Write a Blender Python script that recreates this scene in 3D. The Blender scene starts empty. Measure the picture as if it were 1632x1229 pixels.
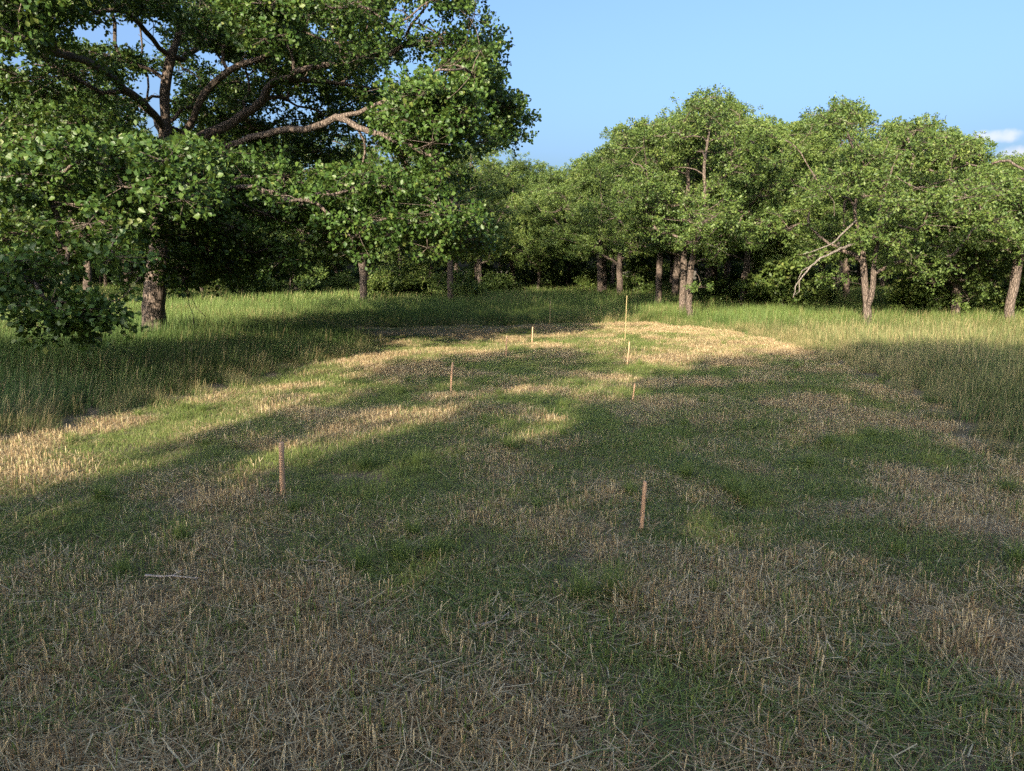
import bpy, math, random
import numpy as np
from mathutils import Vector

R_ = math.radians
scene = bpy.context.scene
COL = scene.collection

# ------------------------------------------------------------------ camera
CAM_H = 1.65
F_PX = 1180.0                      # focal length in photo pixels (1632 wide)
CX, CY, HOR = 816.0, 614.5, 430.0
PITCH = math.atan((CY - HOR) / F_PX)
cam_d = bpy.data.cameras.new('camera')
cam_d.sensor_fit = 'HORIZONTAL'
cam_d.sensor_width = 36.0
cam_d.lens = 36.0 * F_PX / 1632.0
cam_d.clip_start = 0.05
cam_d.clip_end = 3000.0
cam = bpy.data.objects.new('camera', cam_d)
COL.objects.link(cam)
cam.location = (0, 0, CAM_H)
cam.rotation_euler = (math.pi / 2 - PITCH, 0, 0)
scene.camera = cam

# ------------------------------------------------------------------ sky and sun
SUN_EL = 19.0                      # degrees above the horizon
SUN_AZ = 23.0                      # shadows run this far right of straight ahead
SKY_STRENGTH = 0.127
SUN_STRENGTH = 4.2
EXPOSURE = 1.68

world = bpy.data.worlds.new('World')
scene.world = world
world.use_nodes = True
wn, wl = world.node_tree.nodes, world.node_tree.links
wn.clear()
w_out = wn.new('ShaderNodeOutputWorld')
w_bg = wn.new('ShaderNodeBackground')
w_bg.inputs['Strength'].default_value = SKY_STRENGTH
sky = wn.new('ShaderNodeTexSky')
sky.sky_type = 'NISHITA'
sky.sun_disc = False
sky.sun_elevation = R_(SUN_EL)
sky.sun_rotation = R_(180.0 + SUN_AZ)
sky.altitude = 200
sky.air_density = 0.95
sky.dust_density = 8.8
sky.ozone_density = 4.4
# two small fair-weather clouds low on the right
w_tc = wn.new('ShaderNodeTexCoord')


def px_dir(px, py):
    xr, yu = (px - CX) / F_PX, (CY - py) / F_PX
    c, s = math.cos(PITCH), math.sin(PITCH)
    v = Vector((xr, c + yu * s, -s + yu * c))
    return v.normalized()


def wmath(op, a, b=None, c=None):
    n = wn.new('ShaderNodeMath')
    n.operation = op
    for i, v in enumerate((a, b, c)):
        if v is None:
            continue
        if isinstance(v, (int, float)):
            n.inputs[i].default_value = v
        else:
            wl.new(v, n.inputs[i])
    return n.outputs[0]


w_noise = wn.new('ShaderNodeTexNoise')
w_noise.inputs['Scale'].default_value = 55.0
w_noise.inputs['Detail'].default_value = 5.0
wl.new(w_tc.outputs['Generated'], w_noise.inputs['Vector'])
cloud = None
for (px, py, sx, sy) in ((1590, 216, 0.032, 0.0085), (1622, 249, 0.030, 0.011), (1668, 291, 0.034, 0.007)):
    d = px_dir(px, py)
    right = Vector((d.y, -d.x, 0)).normalized()
    up = right.cross(d)
    comps = []
    for axis, sc in ((right, sx), (up, sy)):
        dp = wn.new('ShaderNodeVectorMath')
        dp.operation = 'DOT_PRODUCT'
        wl.new(w_tc.outputs['Generated'], dp.inputs[0])
        dp.inputs[1].default_value = axis
        q = wmath('DIVIDE', dp.outputs['Value'], sc)
        comps.append(wmath('MULTIPLY', q, q))
    front = wn.new('ShaderNodeVectorMath')
    front.operation = 'DOT_PRODUCT'
    wl.new(w_tc.outputs['Generated'], front.inputs[0])
    front.inputs[1].default_value = d
    r2 = wmath('ADD', comps[0], comps[1])
    v = wmath('SUBTRACT', 1.0, r2)
    v = wmath('ADD', v, wmath('MULTIPLY', wmath('SUBTRACT', w_noise.outputs['Fac'], 0.55), 2.2))
    v = wmath('MULTIPLY', v, wmath('GREATER_THAN', front.outputs['Value'], 0.5))
    cloud = v if cloud is None else wmath('MAXIMUM', cloud, v)
mr = wn.new('ShaderNodeMapRange')
mr.interpolation_type = 'SMOOTHSTEP'
mr.inputs['From Min'].default_value = -0.1
mr.inputs['From Max'].default_value = 1.1
mr.inputs['To Max'].default_value = 0.5
wl.new(cloud, mr.inputs['Value'])
w_mix = wn.new('ShaderNodeMix')
w_mix.data_type = 'RGBA'
wl.new(mr.outputs['Result'], w_mix.inputs['Factor'])
wl.new(sky.outputs['Color'], w_mix.inputs['A'])
w_mix.inputs['B'].default_value = (3.1, 2.9, 3.0, 1)
wl.new(w_mix.outputs['Result'], w_bg.inputs['Color'])
wl.new(w_bg.outputs[0], w_out.inputs[0])

sun_d = bpy.data.lights.new('sun', 'SUN')
sun_d.energy = SUN_STRENGTH
sun_d.angle = R_(0.53)
sun_d.color = (1.0, 0.86, 0.68)
sun = bpy.data.objects.new('sun', sun_d)
COL.objects.link(sun)
_az, _el = R_(SUN_AZ), R_(SUN_EL)
SUN_TRAVEL = Vector((math.sin(_az) * math.cos(_el), math.cos(_az) * math.cos(_el), -math.sin(_el)))
sun.rotation_euler = SUN_TRAVEL.to_track_quat('-Z', 'Y').to_euler()
sun.location = (-20, -40, 30)

vs = scene.view_settings
vs.view_transform = 'Standard'
vs.look = 'None'
vs.exposure = EXPOSURE
vs.gamma = 1.0
vs.use_curve_mapping = False
cy = scene.cycles
cy.max_bounces = 5
cy.diffuse_bounces = 4
cy.glossy_bounces = 2
cy.transmission_bounces = 3
cy.transparent_max_bounces = 4
cy.sample_clamp_indirect = 4.0
cy.use_denoising = False
cy.caustics_reflective = False
cy.caustics_refractive = False
scene.render.film_transparent = False


# ------------------------------------------------------------------ helpers
def at(px, py, y):
    """point on the photo ray through (px, py) at ground distance y in front of the camera"""
    d = px_dir(px, py)
    k = y / d.y
    return np.array((d.x * k, y, CAM_H + d.z * k))


def on_ground(px, py, h=0.0):
    d = px_dir(px, py)
    k = (h - CAM_H) / d.z
    return np.array((d.x * k, d.y * k))


def gz(x, y):
    """height of the ground"""
    x = np.asarray(x, float)
    y = np.asarray(y, float)
    f = 1.0 / (1.0 + (np.hypot(x, y) / 70.0) ** 4)
    z = (0.035 * np.sin(0.62 * x + 0.31 * y) + 0.030 * np.sin(0.9 * y - 0.55 * x + 1.0)
         + 0.012 * np.sin(2.1 * x + 1.7 * y + 0.6) + 0.010 * np.sin(2.9 * y - 1.9 * x))
    return z * f


def _hash(ix, iy, seed):
    h = (ix.astype(np.int64) * 374761393 + iy.astype(np.int64) * 668265263 + seed * 974711) & 0x7fffffff
    h = ((h ^ (h >> 13)) * 1274126177) & 0x7fffffff
    h = h ^ (h >> 16)
    return (h & 0xffff) / 65535.0


def vnoise(x, y, seed=0):
    ix, iy = np.floor(x), np.floor(y)
    fx, fy = x - ix, y - iy
    fx, fy = fx * fx * (3 - 2 * fx), fy * fy * (3 - 2 * fy)
    a, b = _hash(ix, iy, seed), _hash(ix + 1, iy, seed)
    c, d = _hash(ix, iy + 1, seed), _hash(ix + 1, iy + 1, seed)
    return (a * (1 - fx) + b * fx) * (1 - fy) + (c * (1 - fx) + d * fx) * fy


def fbm(x, y, seed=0, octv=4):
    s, amp, tot = 0, 1.0, 0
    for k in range(octv):
        s = s + amp * vnoise(x * 2 ** k + 17 * k, y * 2 ** k - 9 * k, seed + k)
        tot += amp
        amp *= 0.55
    return s / tot


def in_poly(x, y, poly):
    x = np.asarray(x, float)
    y = np.asarray(y, float)
    inside = np.zeros(x.shape, bool)
    n = len(poly)
    for i in range(n):
        x0, y0 = poly[i]
        x1, y1 = poly[(i + 1) % n]
        if y0 == y1:
            continue
        c = ((y0 > y) != (y1 > y)) & (x < (x1 - x0) * (y - y0) / (y1 - y0) + x0)
        inside ^= c
    return inside


def poly_dist(x, y, poly):
    """distance to the outline of a polygon"""
    x = np.asarray(x, float)
    y = np.asarray(y, float)
    best = np.full(x.shape, 1e9)
    n = len(poly)
    for i in range(n):
        ax, ay = poly[i]
        bx, by = poly[(i + 1) % n]
        dx, dy = bx - ax, by - ay
        t = np.clip(((x - ax) * dx + (y - ay) * dy) / (dx * dx + dy * dy + 1e-12), 0, 1)
        best = np.minimum(best, np.hypot(x - ax - t * dx, y - ay - t * dy))
    return best


def nrm(v):
    return v / np.maximum(np.linalg.norm(v, axis=-1, keepdims=True), 1e-9)


def tri_mesh(name, V, T, attrs=None, smooth=False):
    V = np.ascontiguousarray(V, np.float32)
    T = np.ascontiguousarray(T, np.int32)
    me = bpy.data.meshes.new(name)
    me.vertices.add(len(V))
    me.vertices.foreach_set('co', V.ravel())
    me.loops.add(T.size)
    me.loops.foreach_set('vertex_index', T.ravel())
    me.polygons.add(len(T))
    me.polygons.foreach_set('loop_start', np.arange(0, T.size, T.shape[1], dtype=np.int32))
    if smooth:
        me.polygons.foreach_set('use_smooth', np.ones(len(T), bool))
    for k, a in (attrs or {}).items():
        at_ = me.attributes.new(k, 'FLOAT', 'POINT')
        at_.data.foreach_set('value', np.ascontiguousarray(a, np.float32))
    me.update(calc_edges=True)
    return me


def obj(name, me, mat=None, parent=None):
    o = bpy.data.objects.new(name, me)
    COL.objects.link(o)
    if me is not None and mat is not None and not me.materials:
        me.materials.append(mat)
    if parent is not None:
        o.parent = parent
    return o


def tag(o, label=None, cat=None, group=None, kind=None):
    for k, v in (('label', label), ('category', cat), ('group', group), ('kind', kind)):
        if v:
            o[k] = v
    return o


def copy_tree(o, parent=None):
    c = o.copy()
    COL.objects.link(c)
    c.parent = parent
    for ch in list(o.children):
        copy_tree(ch, c)
    return c


# ------------------------------------------------------------------ materials
class NT:
    def __init__(self, name):
        self.m = bpy.data.materials.new(name)
        self.m.use_nodes = True
        self.n, self.l = self.m.node_tree.nodes, self.m.node_tree.links
        self.n.clear()
        self.out = self.n.new('ShaderNodeOutputMaterial')

    def node(self, t, **kw):
        nd = self.n.new(t)
        for k, v in kw.items():
            setattr(nd, k, v)
        return nd

    def put(self, sock, v):
        if isinstance(v, bpy.types.NodeSocket):
            self.l.new(v, sock)
        else:
            sock.default_value = v

    def math(self, op, a, b=0.0, clamp=False):
        nd = self.node('ShaderNodeMath', operation=op, use_clamp=clamp)
        self.put(nd.inputs[0], a)
        self.put(nd.inputs[1], b)
        return nd.outputs[0]

    def mix(self, f, a, b):
        nd = self.node('ShaderNodeMix', data_type='RGBA')
        self.put(nd.inputs['Factor'], f)
        self.put(nd.inputs['A'], a if isinstance(a, bpy.types.NodeSocket) else (*a, 1))
        self.put(nd.inputs['B'], b if isinstance(b, bpy.types.NodeSocket) else (*b, 1))
        return nd.outputs['Result']

    def attr(self, name, kind='GEOMETRY'):
        nd = self.node('ShaderNodeAttribute', attribute_name=name, attribute_type=kind)
        return nd.outputs['Fac']

    def noise(self, vec, scale, detail=3.0, rough=0.55):
        nd = self.node('ShaderNodeTexNoise')
        if vec is not None:
            self.l.new(vec, nd.inputs['Vector'])
        nd.inputs['Scale'].default_value = scale
        nd.inputs['Detail'].default_value = detail
        nd.inputs['Roughness'].default_value = rough
        return nd.outputs['Fac']

    def ramp(self, f, stops):
        nd = self.node('ShaderNodeValToRGB')
        while len(nd.color_ramp.elements) < len(stops):
            nd.color_ramp.elements.new(0.5)
        for e, (p, c) in zip(nd.color_ramp.elements, stops):
            e.position = p
            e.color = (*c, 1)
        self.put(nd.inputs[0], f)
        return nd.outputs[0]


def leaf_material(name, stops, transl=0.28, rough=0.42, spec=0.5):
    t = NT(name)
    rnd = t.attr('rnd')
    oi = t.node('ShaderNodeObjectInfo')
    f = t.math('ADD', t.math('MULTIPLY', rnd, 0.8), t.math('MULTIPLY', oi.outputs['Random'], 0.2))
    col = t.ramp(f, stops)
    bs = t.node('ShaderNodeBsdfPrincipled')
    t.put(bs.inputs['Base Color'], col)
    bs.inputs['Roughness'].default_value = rough
    bs.inputs['Specular IOR Level'].default_value = spec
    tr = t.node('ShaderNodeBsdfTranslucent')
    t.put(tr.inputs['Color'], t.mix(0.5, col, (0.17, 0.22, 0.03)))
    ms = t.node('ShaderNodeMixShader')
    ms.inputs[0].default_value = transl
    t.l.new(bs.outputs[0], ms.inputs[1])
    t.l.new(tr.outputs[0], ms.inputs[2])
    t.l.new(ms.outputs[0], t.out.inputs[0])
    return t.m


LEAF_STOPS = [(0.0, (0.022, 0.056, 0.014)), (0.45, (0.050, 0.100, 0.019)), (0.8, (0.088, 0.140, 0.027)), (1.0, (0.20, 0.215, 0.055))]
LEAF_STOPS_B = [(0.0, (0.036, 0.074, 0.020)), (0.45, (0.092, 0.142, 0.032)), (0.8, (0.152, 0.198, 0.046)), (1.0, (0.26, 0.265, 0.075))]
M_LEAF_NEAR = leaf_material('oak_leaf', LEAF_STOPS, 0.27, 0.46, 0.35)
M_LEAF = leaf_material('oak_leaf_small', LEAF_STOPS_B, 0.27, 0.5, 0.3)


def bark_material(name, c0, c1, c2, scale=1.0):
    t = NT(name)
    tc = t.node('ShaderNodeTexCoord')
    mp = t.node('ShaderNodeMapping')
    t.l.new(tc.outputs['Object'], mp.inputs['Vector'])
    mp.inputs['Scale'].default_value = (1.0, 1.0, 0.28)
    vo = t.node('ShaderNodeTexVoronoi', feature='DISTANCE_TO_EDGE')
    vo.inputs['Scale'].default_value = 22.0 * scale
    t.l.new(mp.outputs[0], vo.inputs['Vector'])
    n1 = t.noise(mp.outputs[0], 30 * scale, 5, 0.65)
    n2 = t.noise(tc.outputs['Object'], 1.7, 3)
    crack = t.math('MULTIPLY', vo.outputs['Distance'], 5.0, True)
    f = t.math('MULTIPLY', t.math('ADD', t.math('MULTIPLY', crack, 0.6), t.math('MULTIPLY', n1, 0.5)), 1.0, True)
    col = t.ramp(f, [(0.12, c0), (0.55, c1), (0.95, c2)])
    col = t.mix(t.math('MULTIPLY', n2, 0.4), col, (0.13, 0.115, 0.095))
    bs = t.node('ShaderNodeBsdfPrincipled')
    t.put(bs.inputs['Base Color'], col)
    bs.inputs['Roughness'].default_value = 0.9
    bs.inputs['Specular IOR Level'].default_value = 0.2
    bp = t.node('ShaderNodeBump')
    bp.inputs['Strength'].default_value = 0.9
    bp.inputs['Distance'].default_value = 0.03
    t.put(bp.inputs['Height'], f)
    t.l.new(bp.outputs[0], bs.inputs['Normal'])
    t.l.new(bs.outputs[0], t.out.inputs[0])
    return t.m


M_BARK = bark_material('oak_bark', (0.030, 0.023, 0.018), (0.105, 0.078, 0.060), (0.20, 0.155, 0.122))
M_DEAD = bark_material('dead_wood', (0.10, 0.085, 0.068), (0.21, 0.18, 0.148), (0.31, 0.27, 0.225))


def grass_material(name, green, dry, tip=(0.29, 0.235, 0.11), transl=0.3):
    """green/dry: colour ramps; a blade is dry when its own 'dryth' lies under the place's 'tint'"""
    t = NT(name)
    rnd, dryth, hh = t.attr('rnd'), t.attr('dryth'), t.attr('h')
    tint, gold = t.attr('tint', 'INSTANCER'), t.attr('gold', 'INSTANCER')
    isdry = t.math('MULTIPLY', t.math('SUBTRACT', tint, dryth), 9.0)
    isdry = t.math('ADD', isdry, 0.5, True)
    lush_lit = t.attr('lush_lit', 'INSTANCER')  # lighter green: natural lushness, plus sunlight painted into the far tall grass
    g = t.ramp(t.math('ADD', t.math('MULTIPLY', rnd, 0.6), t.math('MULTIPLY', lush_lit, 0.4)), green)
    d = t.ramp(rnd, dry)
    col = t.mix(isdry, g, d)
    tipf = t.math('MULTIPLY', t.math('MULTIPLY', t.math('SUBTRACT', hh, 0.35), 1.6, True), gold, True)
    col = t.mix(tipf, col, tip)
    df = t.node('ShaderNodeBsdfPrincipled')
    df.inputs['Roughness'].default_value = 0.6
    df.inputs['Specular IOR Level'].default_value = 0.25
    t.put(df.inputs['Base Color'], col)
    tr = t.node('ShaderNodeBsdfTranslucent')
    t.put(tr.inputs['Color'], col)
    ms = t.node('ShaderNodeMixShader')
    ms.inputs[0].default_value = transl
    t.l.new(df.outputs[0], ms.inputs[1])
    t.l.new(tr.outputs[0], ms.inputs[2])
    t.l.new(ms.outputs[0], t.out.inputs[0])
    return t.m


G_MOWN = [(0.0, (0.085, 0.130, 0.034)), (0.5, (0.150, 0.205, 0.050)), (1.0, (0.230, 0.270, 0.075))]
D_MOWN = [(0.0, (0.20, 0.120, 0.060)), (0.3, (0.370, 0.265, 0.135)), (0.7, (0.52, 0.405, 0.220)), (1.0, (0.64, 0.545, 0.34))]
G_TALL = [(0.0, (0.038, 0.082, 0.020)), (0.5, (0.076, 0.138, 0.030)), (1.0, (0.145, 0.200, 0.045))]
D_TALL = [(0.0, (0.17, 0.125, 0.06)), (0.5, (0.31, 0.245, 0.11)), (1.0, (0.45, 0.37, 0.18))]
M_MOWN = grass_material('mown_grass', G_MOWN, D_MOWN)
M_TALL = grass_material('tall_grass', G_TALL, D_TALL)


def ground_material():
    t = NT('ground_soil_and_thatch')
    geo = t.node('ShaderNodeNewGeometry')
    P = geo.outputs['Position']
    n1, n2, n3 = t.noise(P, 0.5, 5), t.noise(P, 6.0, 5, 0.7), t.noise(P, 60.0, 4, 0.7)
    f = t.math('ADD', t.math('MULTIPLY', n1, 0.6), t.math('MULTIPLY', n2, 0.4))
    col = t.ramp(f, [(0.35, (0.12, 0.12, 0.055)), (0.5, (0.19, 0.155, 0.095)), (0.65, (0.27, 0.21, 0.14))])
    col = t.mix(t.math('MULTIPLY', n3, 0.7), col, (0.10, 0.082, 0.058))
    bs = t.node('ShaderNodeBsdfPrincipled')
    t.put(bs.inputs['Base Color'], col)
    bs.inputs['Roughness'].default_value = 0.95
    bs.inputs['Specular IOR Level'].default_value = 0.1
    bp = t.node('ShaderNodeBump')
    bp.inputs['Distance'].default_value = 0.02
    t.put(bp.inputs['Height'], t.math('ADD', n3, n2))
    t.l.new(bp.outputs[0], bs.inputs['Normal'])
    t.l.new(bs.outputs[0], t.out.inputs[0])
    return t.m


def wood_material(name, c0, c1, c2):
    t = NT(name)
    tc = t.node('ShaderNodeTexCoord')
    mp = t.node('ShaderNodeMapping')
    t.l.new(tc.outputs['Object'], mp.inputs['Vector'])
    mp.inputs['Scale'].default_value = (1, 1, 0.05)
    n1 = t.noise(mp.outputs[0], 180, 5, 0.7)
    n2 = t.noise(tc.outputs['Object'], 9, 3)
    f = t.math('ADD', t.math('MULTIPLY', n1, 0.65), t.math('MULTIPLY', n2, 0.35))
    col = t.ramp(f, [(0.3, c0), (0.5, c1), (0.7, c2)])
    bs = t.node('ShaderNodeBsdfPrincipled')
    t.put(bs.inputs['Base Color'], col)
    bs.inputs['Roughness'].default_value = 0.8
    bp = t.node('ShaderNodeBump')
    bp.inputs['Strength'].default_value = 0.4
    bp.inputs['Distance'].default_value = 0.004
    t.put(bp.inputs['Height'], n1)
    t.l.new(bp.outputs[0], bs.inputs['Normal'])
    t.l.new(bs.outputs[0], t.out.inputs[0])
    return t.m


M_STAKE = wood_material('stake_wood', (0.33, 0.185, 0.098), (0.49, 0.295, 0.165), (0.59, 0.385, 0.23))
M_POLE = wood_material('pale_pole', (0.26, 0.19, 0.08), (0.36, 0.28, 0.13), (0.44, 0.36, 0.19))
M_STICK = wood_material('weathered_stick', (0.20, 0.16, 0.13), (0.36, 0.30, 0.25), (0.50, 0.43, 0.36))

# ------------------------------------------------------------------ ground
_near_x = np.arange(-36, 36.01, 0.5)
_near_y = np.arange(-30, 62.01, 0.5)
_far = np.array([3, 8, 16, 30, 55, 100, 180, 320, 600, 1100.0])
gx = np.concatenate([-36 - _far[::-1], _near_x, 36 + _far])
gy = np.concatenate([-30 - _far[::-1], _near_y, 62 + _far])
GX, GY = np.meshgrid(gx, gy)
gv = np.stack([GX.ravel(), GY.ravel(), gz(GX, GY).ravel()], 1)
nx, ny = len(gx), len(gy)
i0 = (np.arange(ny - 1)[:, None] * nx + np.arange(nx - 1)[None, :]).ravel()
gt = np.stack([i0, i0 + 1, i0 + nx + 1, i0 + nx], 1)
ground = obj('ground', tri_mesh('ground', gv, gt, smooth=True), ground_material())
tag(ground, 'brown soil and thatch under the grass of the clearing', 'ground', kind='structure')

# outline of the mown strip and of the sunlit patches, read off the photo and laid on the ground
MOWN = [tuple(on_ground(*p)) for p in ((0, 696), (120, 668), (270, 642), (400, 612), (520, 586), (600, 566), (612, 545), (560, 531),
                                       (500, 524), (620, 522), (800, 523), (960, 519), (1040, 516), (1120, 523), (1220, 543), (1290, 566),
                                       (1390, 607), (1500, 660), (1632, 727))]
MOWN = [(-6.5, 4.5), (-9, -6)] + MOWN + [(5.6, 5.6), (6.5, 3.0), (8, -6)]

LIT_PX = [
    [(-60, 708), (0, 699), (110, 665), (270, 646), (420, 607), (560, 572), (645, 570), (602, 600), (514, 643), (395, 688), (248, 736), (100, 781), (-60, 822)],
    [(370, 780), (420, 738), (540, 690), (680, 646), (850, 606), (900, 618), (760, 668), (650, 715), (490, 778)],
    [(700, 752), (780, 705), (910, 664), (970, 674), (890, 722), (770, 758)],
    [(905, 648), (940, 592), (985, 552), (1000, 520), (1250, 500), (1700, 480), (1700, 580), (1632, 574), (1400, 552), (1260, 563), (1110, 572), (1030, 592), (985, 638)],
    [(1022, 622), (1070, 608), (1064, 630), (1030, 636)],
    [(540, 700), (560, 680), (700, 640), (720, 628), (690, 650), (600, 690)],
    [(1500, 735), (1560, 742), (1575, 762), (1530, 760)],
    [(762, 864), (800, 830), (826, 834), (792, 874)],
    [(1590, 1000), (1660, 1000), (1660, 1050), (1590, 1050)],
    [(640, 540), (800, 535), (830, 545), (700, 556)],
    [(690, 610), (760, 598), (780, 608), (700, 622)],
]
LIT = [[tuple(on_ground(*p)) for p in poly] for poly in LIT_PX]


# ------------------------------------------------------------------ trees
LEAF_FAR = (np.array([(0, 0, 0), (0.5, -0.30, 0.06), (0.5, 0.30, 0.06), (1, 0, -0.05)]),
            np.array([(0, 1, 3), (0, 3, 2)]))
LEAF_OAK = (np.array([(0, 0, 0), (0.60, -0.40, 0.10), (1.0, -0.14, -0.03), (1.0, 0.14, -0.03), (0.60, 0.40, 0.10)]),
            np.array([(0, 1, 2), (0, 2, 3), (0, 3, 4)]))


LEAF_TRI = (np.array([(0, 0, 0), (0.98, -0.33, 0.03), (0.92, 0.33, -0.03)]), np.array([(0, 1, 2)]))


def place_leaves(template, pos, axis, normal, size):
    tv, tt = template
    side = nrm(np.cross(normal, axis))
    nn = np.cross(axis, side)
    n = len(pos)
    V = (pos[:, None, :] + size[:, None, None] * (tv[None, :, 0:1] * axis[:, None, :] + tv[None, :, 1:2] * side[:, None, :] + tv[None, :, 2:3] * nn[:, None, :]))
    T = tt[None] + (np.arange(n) * len(tv))[:, None, None]
    return V.reshape(-1, 3), T.reshape(-1, 3), len(tv)


def cluster_leaves(rng, centres, radius, tips_n, per_tip, size, template, crown_mid):
    nC = len(centres)
    radius = np.broadcast_to(radius, (nC,))
    u = nrm(rng.normal(size=(nC, tips_n, 3)))
    rr = rng.uniform(0.25, 1.0, (nC, tips_n, 1)) ** 0.6
    off = u * rr * radius[:, None, None] * np.array([1, 1, 0.68])
    hd = rng.uniform(0, 6.2832, nC)                      # each cluster is a spray drawn out along its twig
    hd = np.stack([np.cos(hd), np.sin(hd), rng.uniform(-0.45, 0.25, nC)], 1)[:, None, :]
    off = off + hd * (off * hd).sum(-1, keepdims=True) * rng.uniform(0.3, 1.1, (nC, 1, 1))
    off = off * np.array([1, 1, 0.85])
    tips = centres[:, None, :] + off
    n = nC * tips_n * per_tip
    tp = np.repeat(tips.reshape(-1, 3), per_tip, 0)
    out = nrm(np.repeat((off + 0.15 * nrm(centres - crown_mid)[:, None, :]).reshape(-1, 3), per_tip, 0))
    ax = nrm(rng.normal(size=(n, 3)) + 0.55 * out + np.array([0, 0, -0.05]))
    nm = nrm(rng.normal(size=(n, 3)) * 0.95 + 0.5 * out + np.array([0, 0, 0.75]))
    nm = nrm(nm - (nm * ax).sum(1, keepdims=True) * ax)
    sz = size * rng.uniform(0.65, 1.2, n)
    pos = tp + ax * 0.02 + rng.normal(size=(n, 3)) * 0.045
    V, T, k = place_leaves(template, pos, ax, nm, sz)
    crnd = np.repeat(rng.uniform(-0.12, 0.12, nC), tips_n * per_tip)
    rnd = np.clip(rng.beta(2.2, 2.6, n) + crnd, 0, 1)
    return V, T, np.repeat(rnd, k), tips


def prisms(a, b, r0, r1):
    """thin three-sided sticks from a to b"""
    d = nrm(b - a)
    ref = np.where(np.abs(d[:, 2:3]) > 0.9, np.array([[1.0, 0, 0]]), np.array([[0, 0, 1.0]]))
    s = nrm(np.cross(d, ref))
    t = np.cross(d, s)
    n = len(a)
    V = np.zeros((n, 6, 3))
    for k in range(3):
        c, q = math.cos(2.094 * k), math.sin(2.094 * k)
        V[:, k] = a + (c * s + q * t) * np.reshape(r0, (-1, 1))
        V[:, 3 + k] = b + (c * s + q * t) * np.reshape(r1, (-1, 1))
    tt = np.array([t_ for k in range(3) for t_ in ((k, (k + 1) % 3, 3 + (k + 1) % 3), (k, 3 + (k + 1) % 3, 3 + k))])
    return V.reshape(-1, 3), (tt[None] + (np.arange(n) * 6)[:, None, None]).reshape(-1, 3)


def tube(pts, rad, sides, rng=None, rough=0.0):
    pts = np.asarray(pts, float)
    rad = np.asarray(rad, float)
    m = len(pts)
    tan = nrm(np.gradient(pts, axis=0))
    ref = np.array([1.0, 0.3, 0.1])
    s = nrm(np.cross(tan[0], ref) if abs(tan[0] @ nrm(ref)) < 0.95 else np.cross(tan[0], [0, 1.0, 0]))
    V = np.zeros((m, sides, 3))
    ang = np.arange(sides) * 2 * math.pi / sides
    ca, sa = np.cos(ang)[:, None], np.sin(ang)[:, None]
    wob = np.ones((m, sides))
    if rough and rng is not None:
        lobes = rng.uniform(0, 6.28, 3)
        z = np.linspace(0, m * 0.35, m)[:, None]
        wob = 1 + rough * (np.sin(3 * ang[None] + lobes[0] + 0.5 * z) + 0.7 * np.sin(5 * ang[None] + lobes[1] - 0.9 * z) + 0.8 * np.sin(2 * ang[None] + lobes[2] + 1.7 * z)) + rough * 0.6 * rng.normal(size=(m, sides))
    for i in range(m):
        s = s - (s @ tan[i]) * tan[i]
        s = s / max(np.linalg.norm(s), 1e-9)
        t = np.cross(tan[i], s)
        V[i] = pts[i] + rad[i] * wob[i][:, None] * (ca * s + sa * t)
    V = V.reshape(-1, 3)
    i = np.arange(m - 1)[:, None] * sides
    j = np.arange(sides)[None, :]
    a, b = i + j, i + (j + 1) % sides
    T = np.concatenate([np.stack([a, b, b + sides], -1).reshape(-1, 3), np.stack([a, b + sides, a + sides], -1).reshape(-1, 3)])
    tipi = len(V)
    V = np.vstack([V, pts[-1] + tan[-1] * rad[-1] * 0.6])
    e = (m - 1) * sides
    T = np.vstack([T, [(e + k, e + (k + 1) % sides, tipi) for k in range(sides)]])
    return V, T


def join(parts):
    Vs, Ts, o = [], [], 0
    for V, T in parts:
        Vs.append(V)
        Ts.append(T + o)
        o += len(V)
    return np.vstack(Vs), np.vstack(Ts)


def resample(poly, step):
    poly = np.asarray(poly, float)
    # Catmull-Rom through the given points
    P = np.vstack([2 * poly[0] - poly[1], poly, 2 * poly[-1] - poly[-2]])
    out = []
    for k in range(1, len(P) - 2):
        n = max(1, int(round(np.linalg.norm(P[k + 1] - P[k]) / step)))
        for q in range(n):
            t = q / n
            out.append(0.5 * (2 * P[k] + (P[k + 1] - P[k - 1]) * t + (2 * P[k - 1] - 5 * P[k] + 4 * P[k + 1] - P[k + 2]) * t * t
                              + (3 * P[k] - P[k - 1] - 3 * P[k + 1] + P[k + 2]) * t ** 3))
    out.append(poly[-1])
    return np.array(out)


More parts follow.
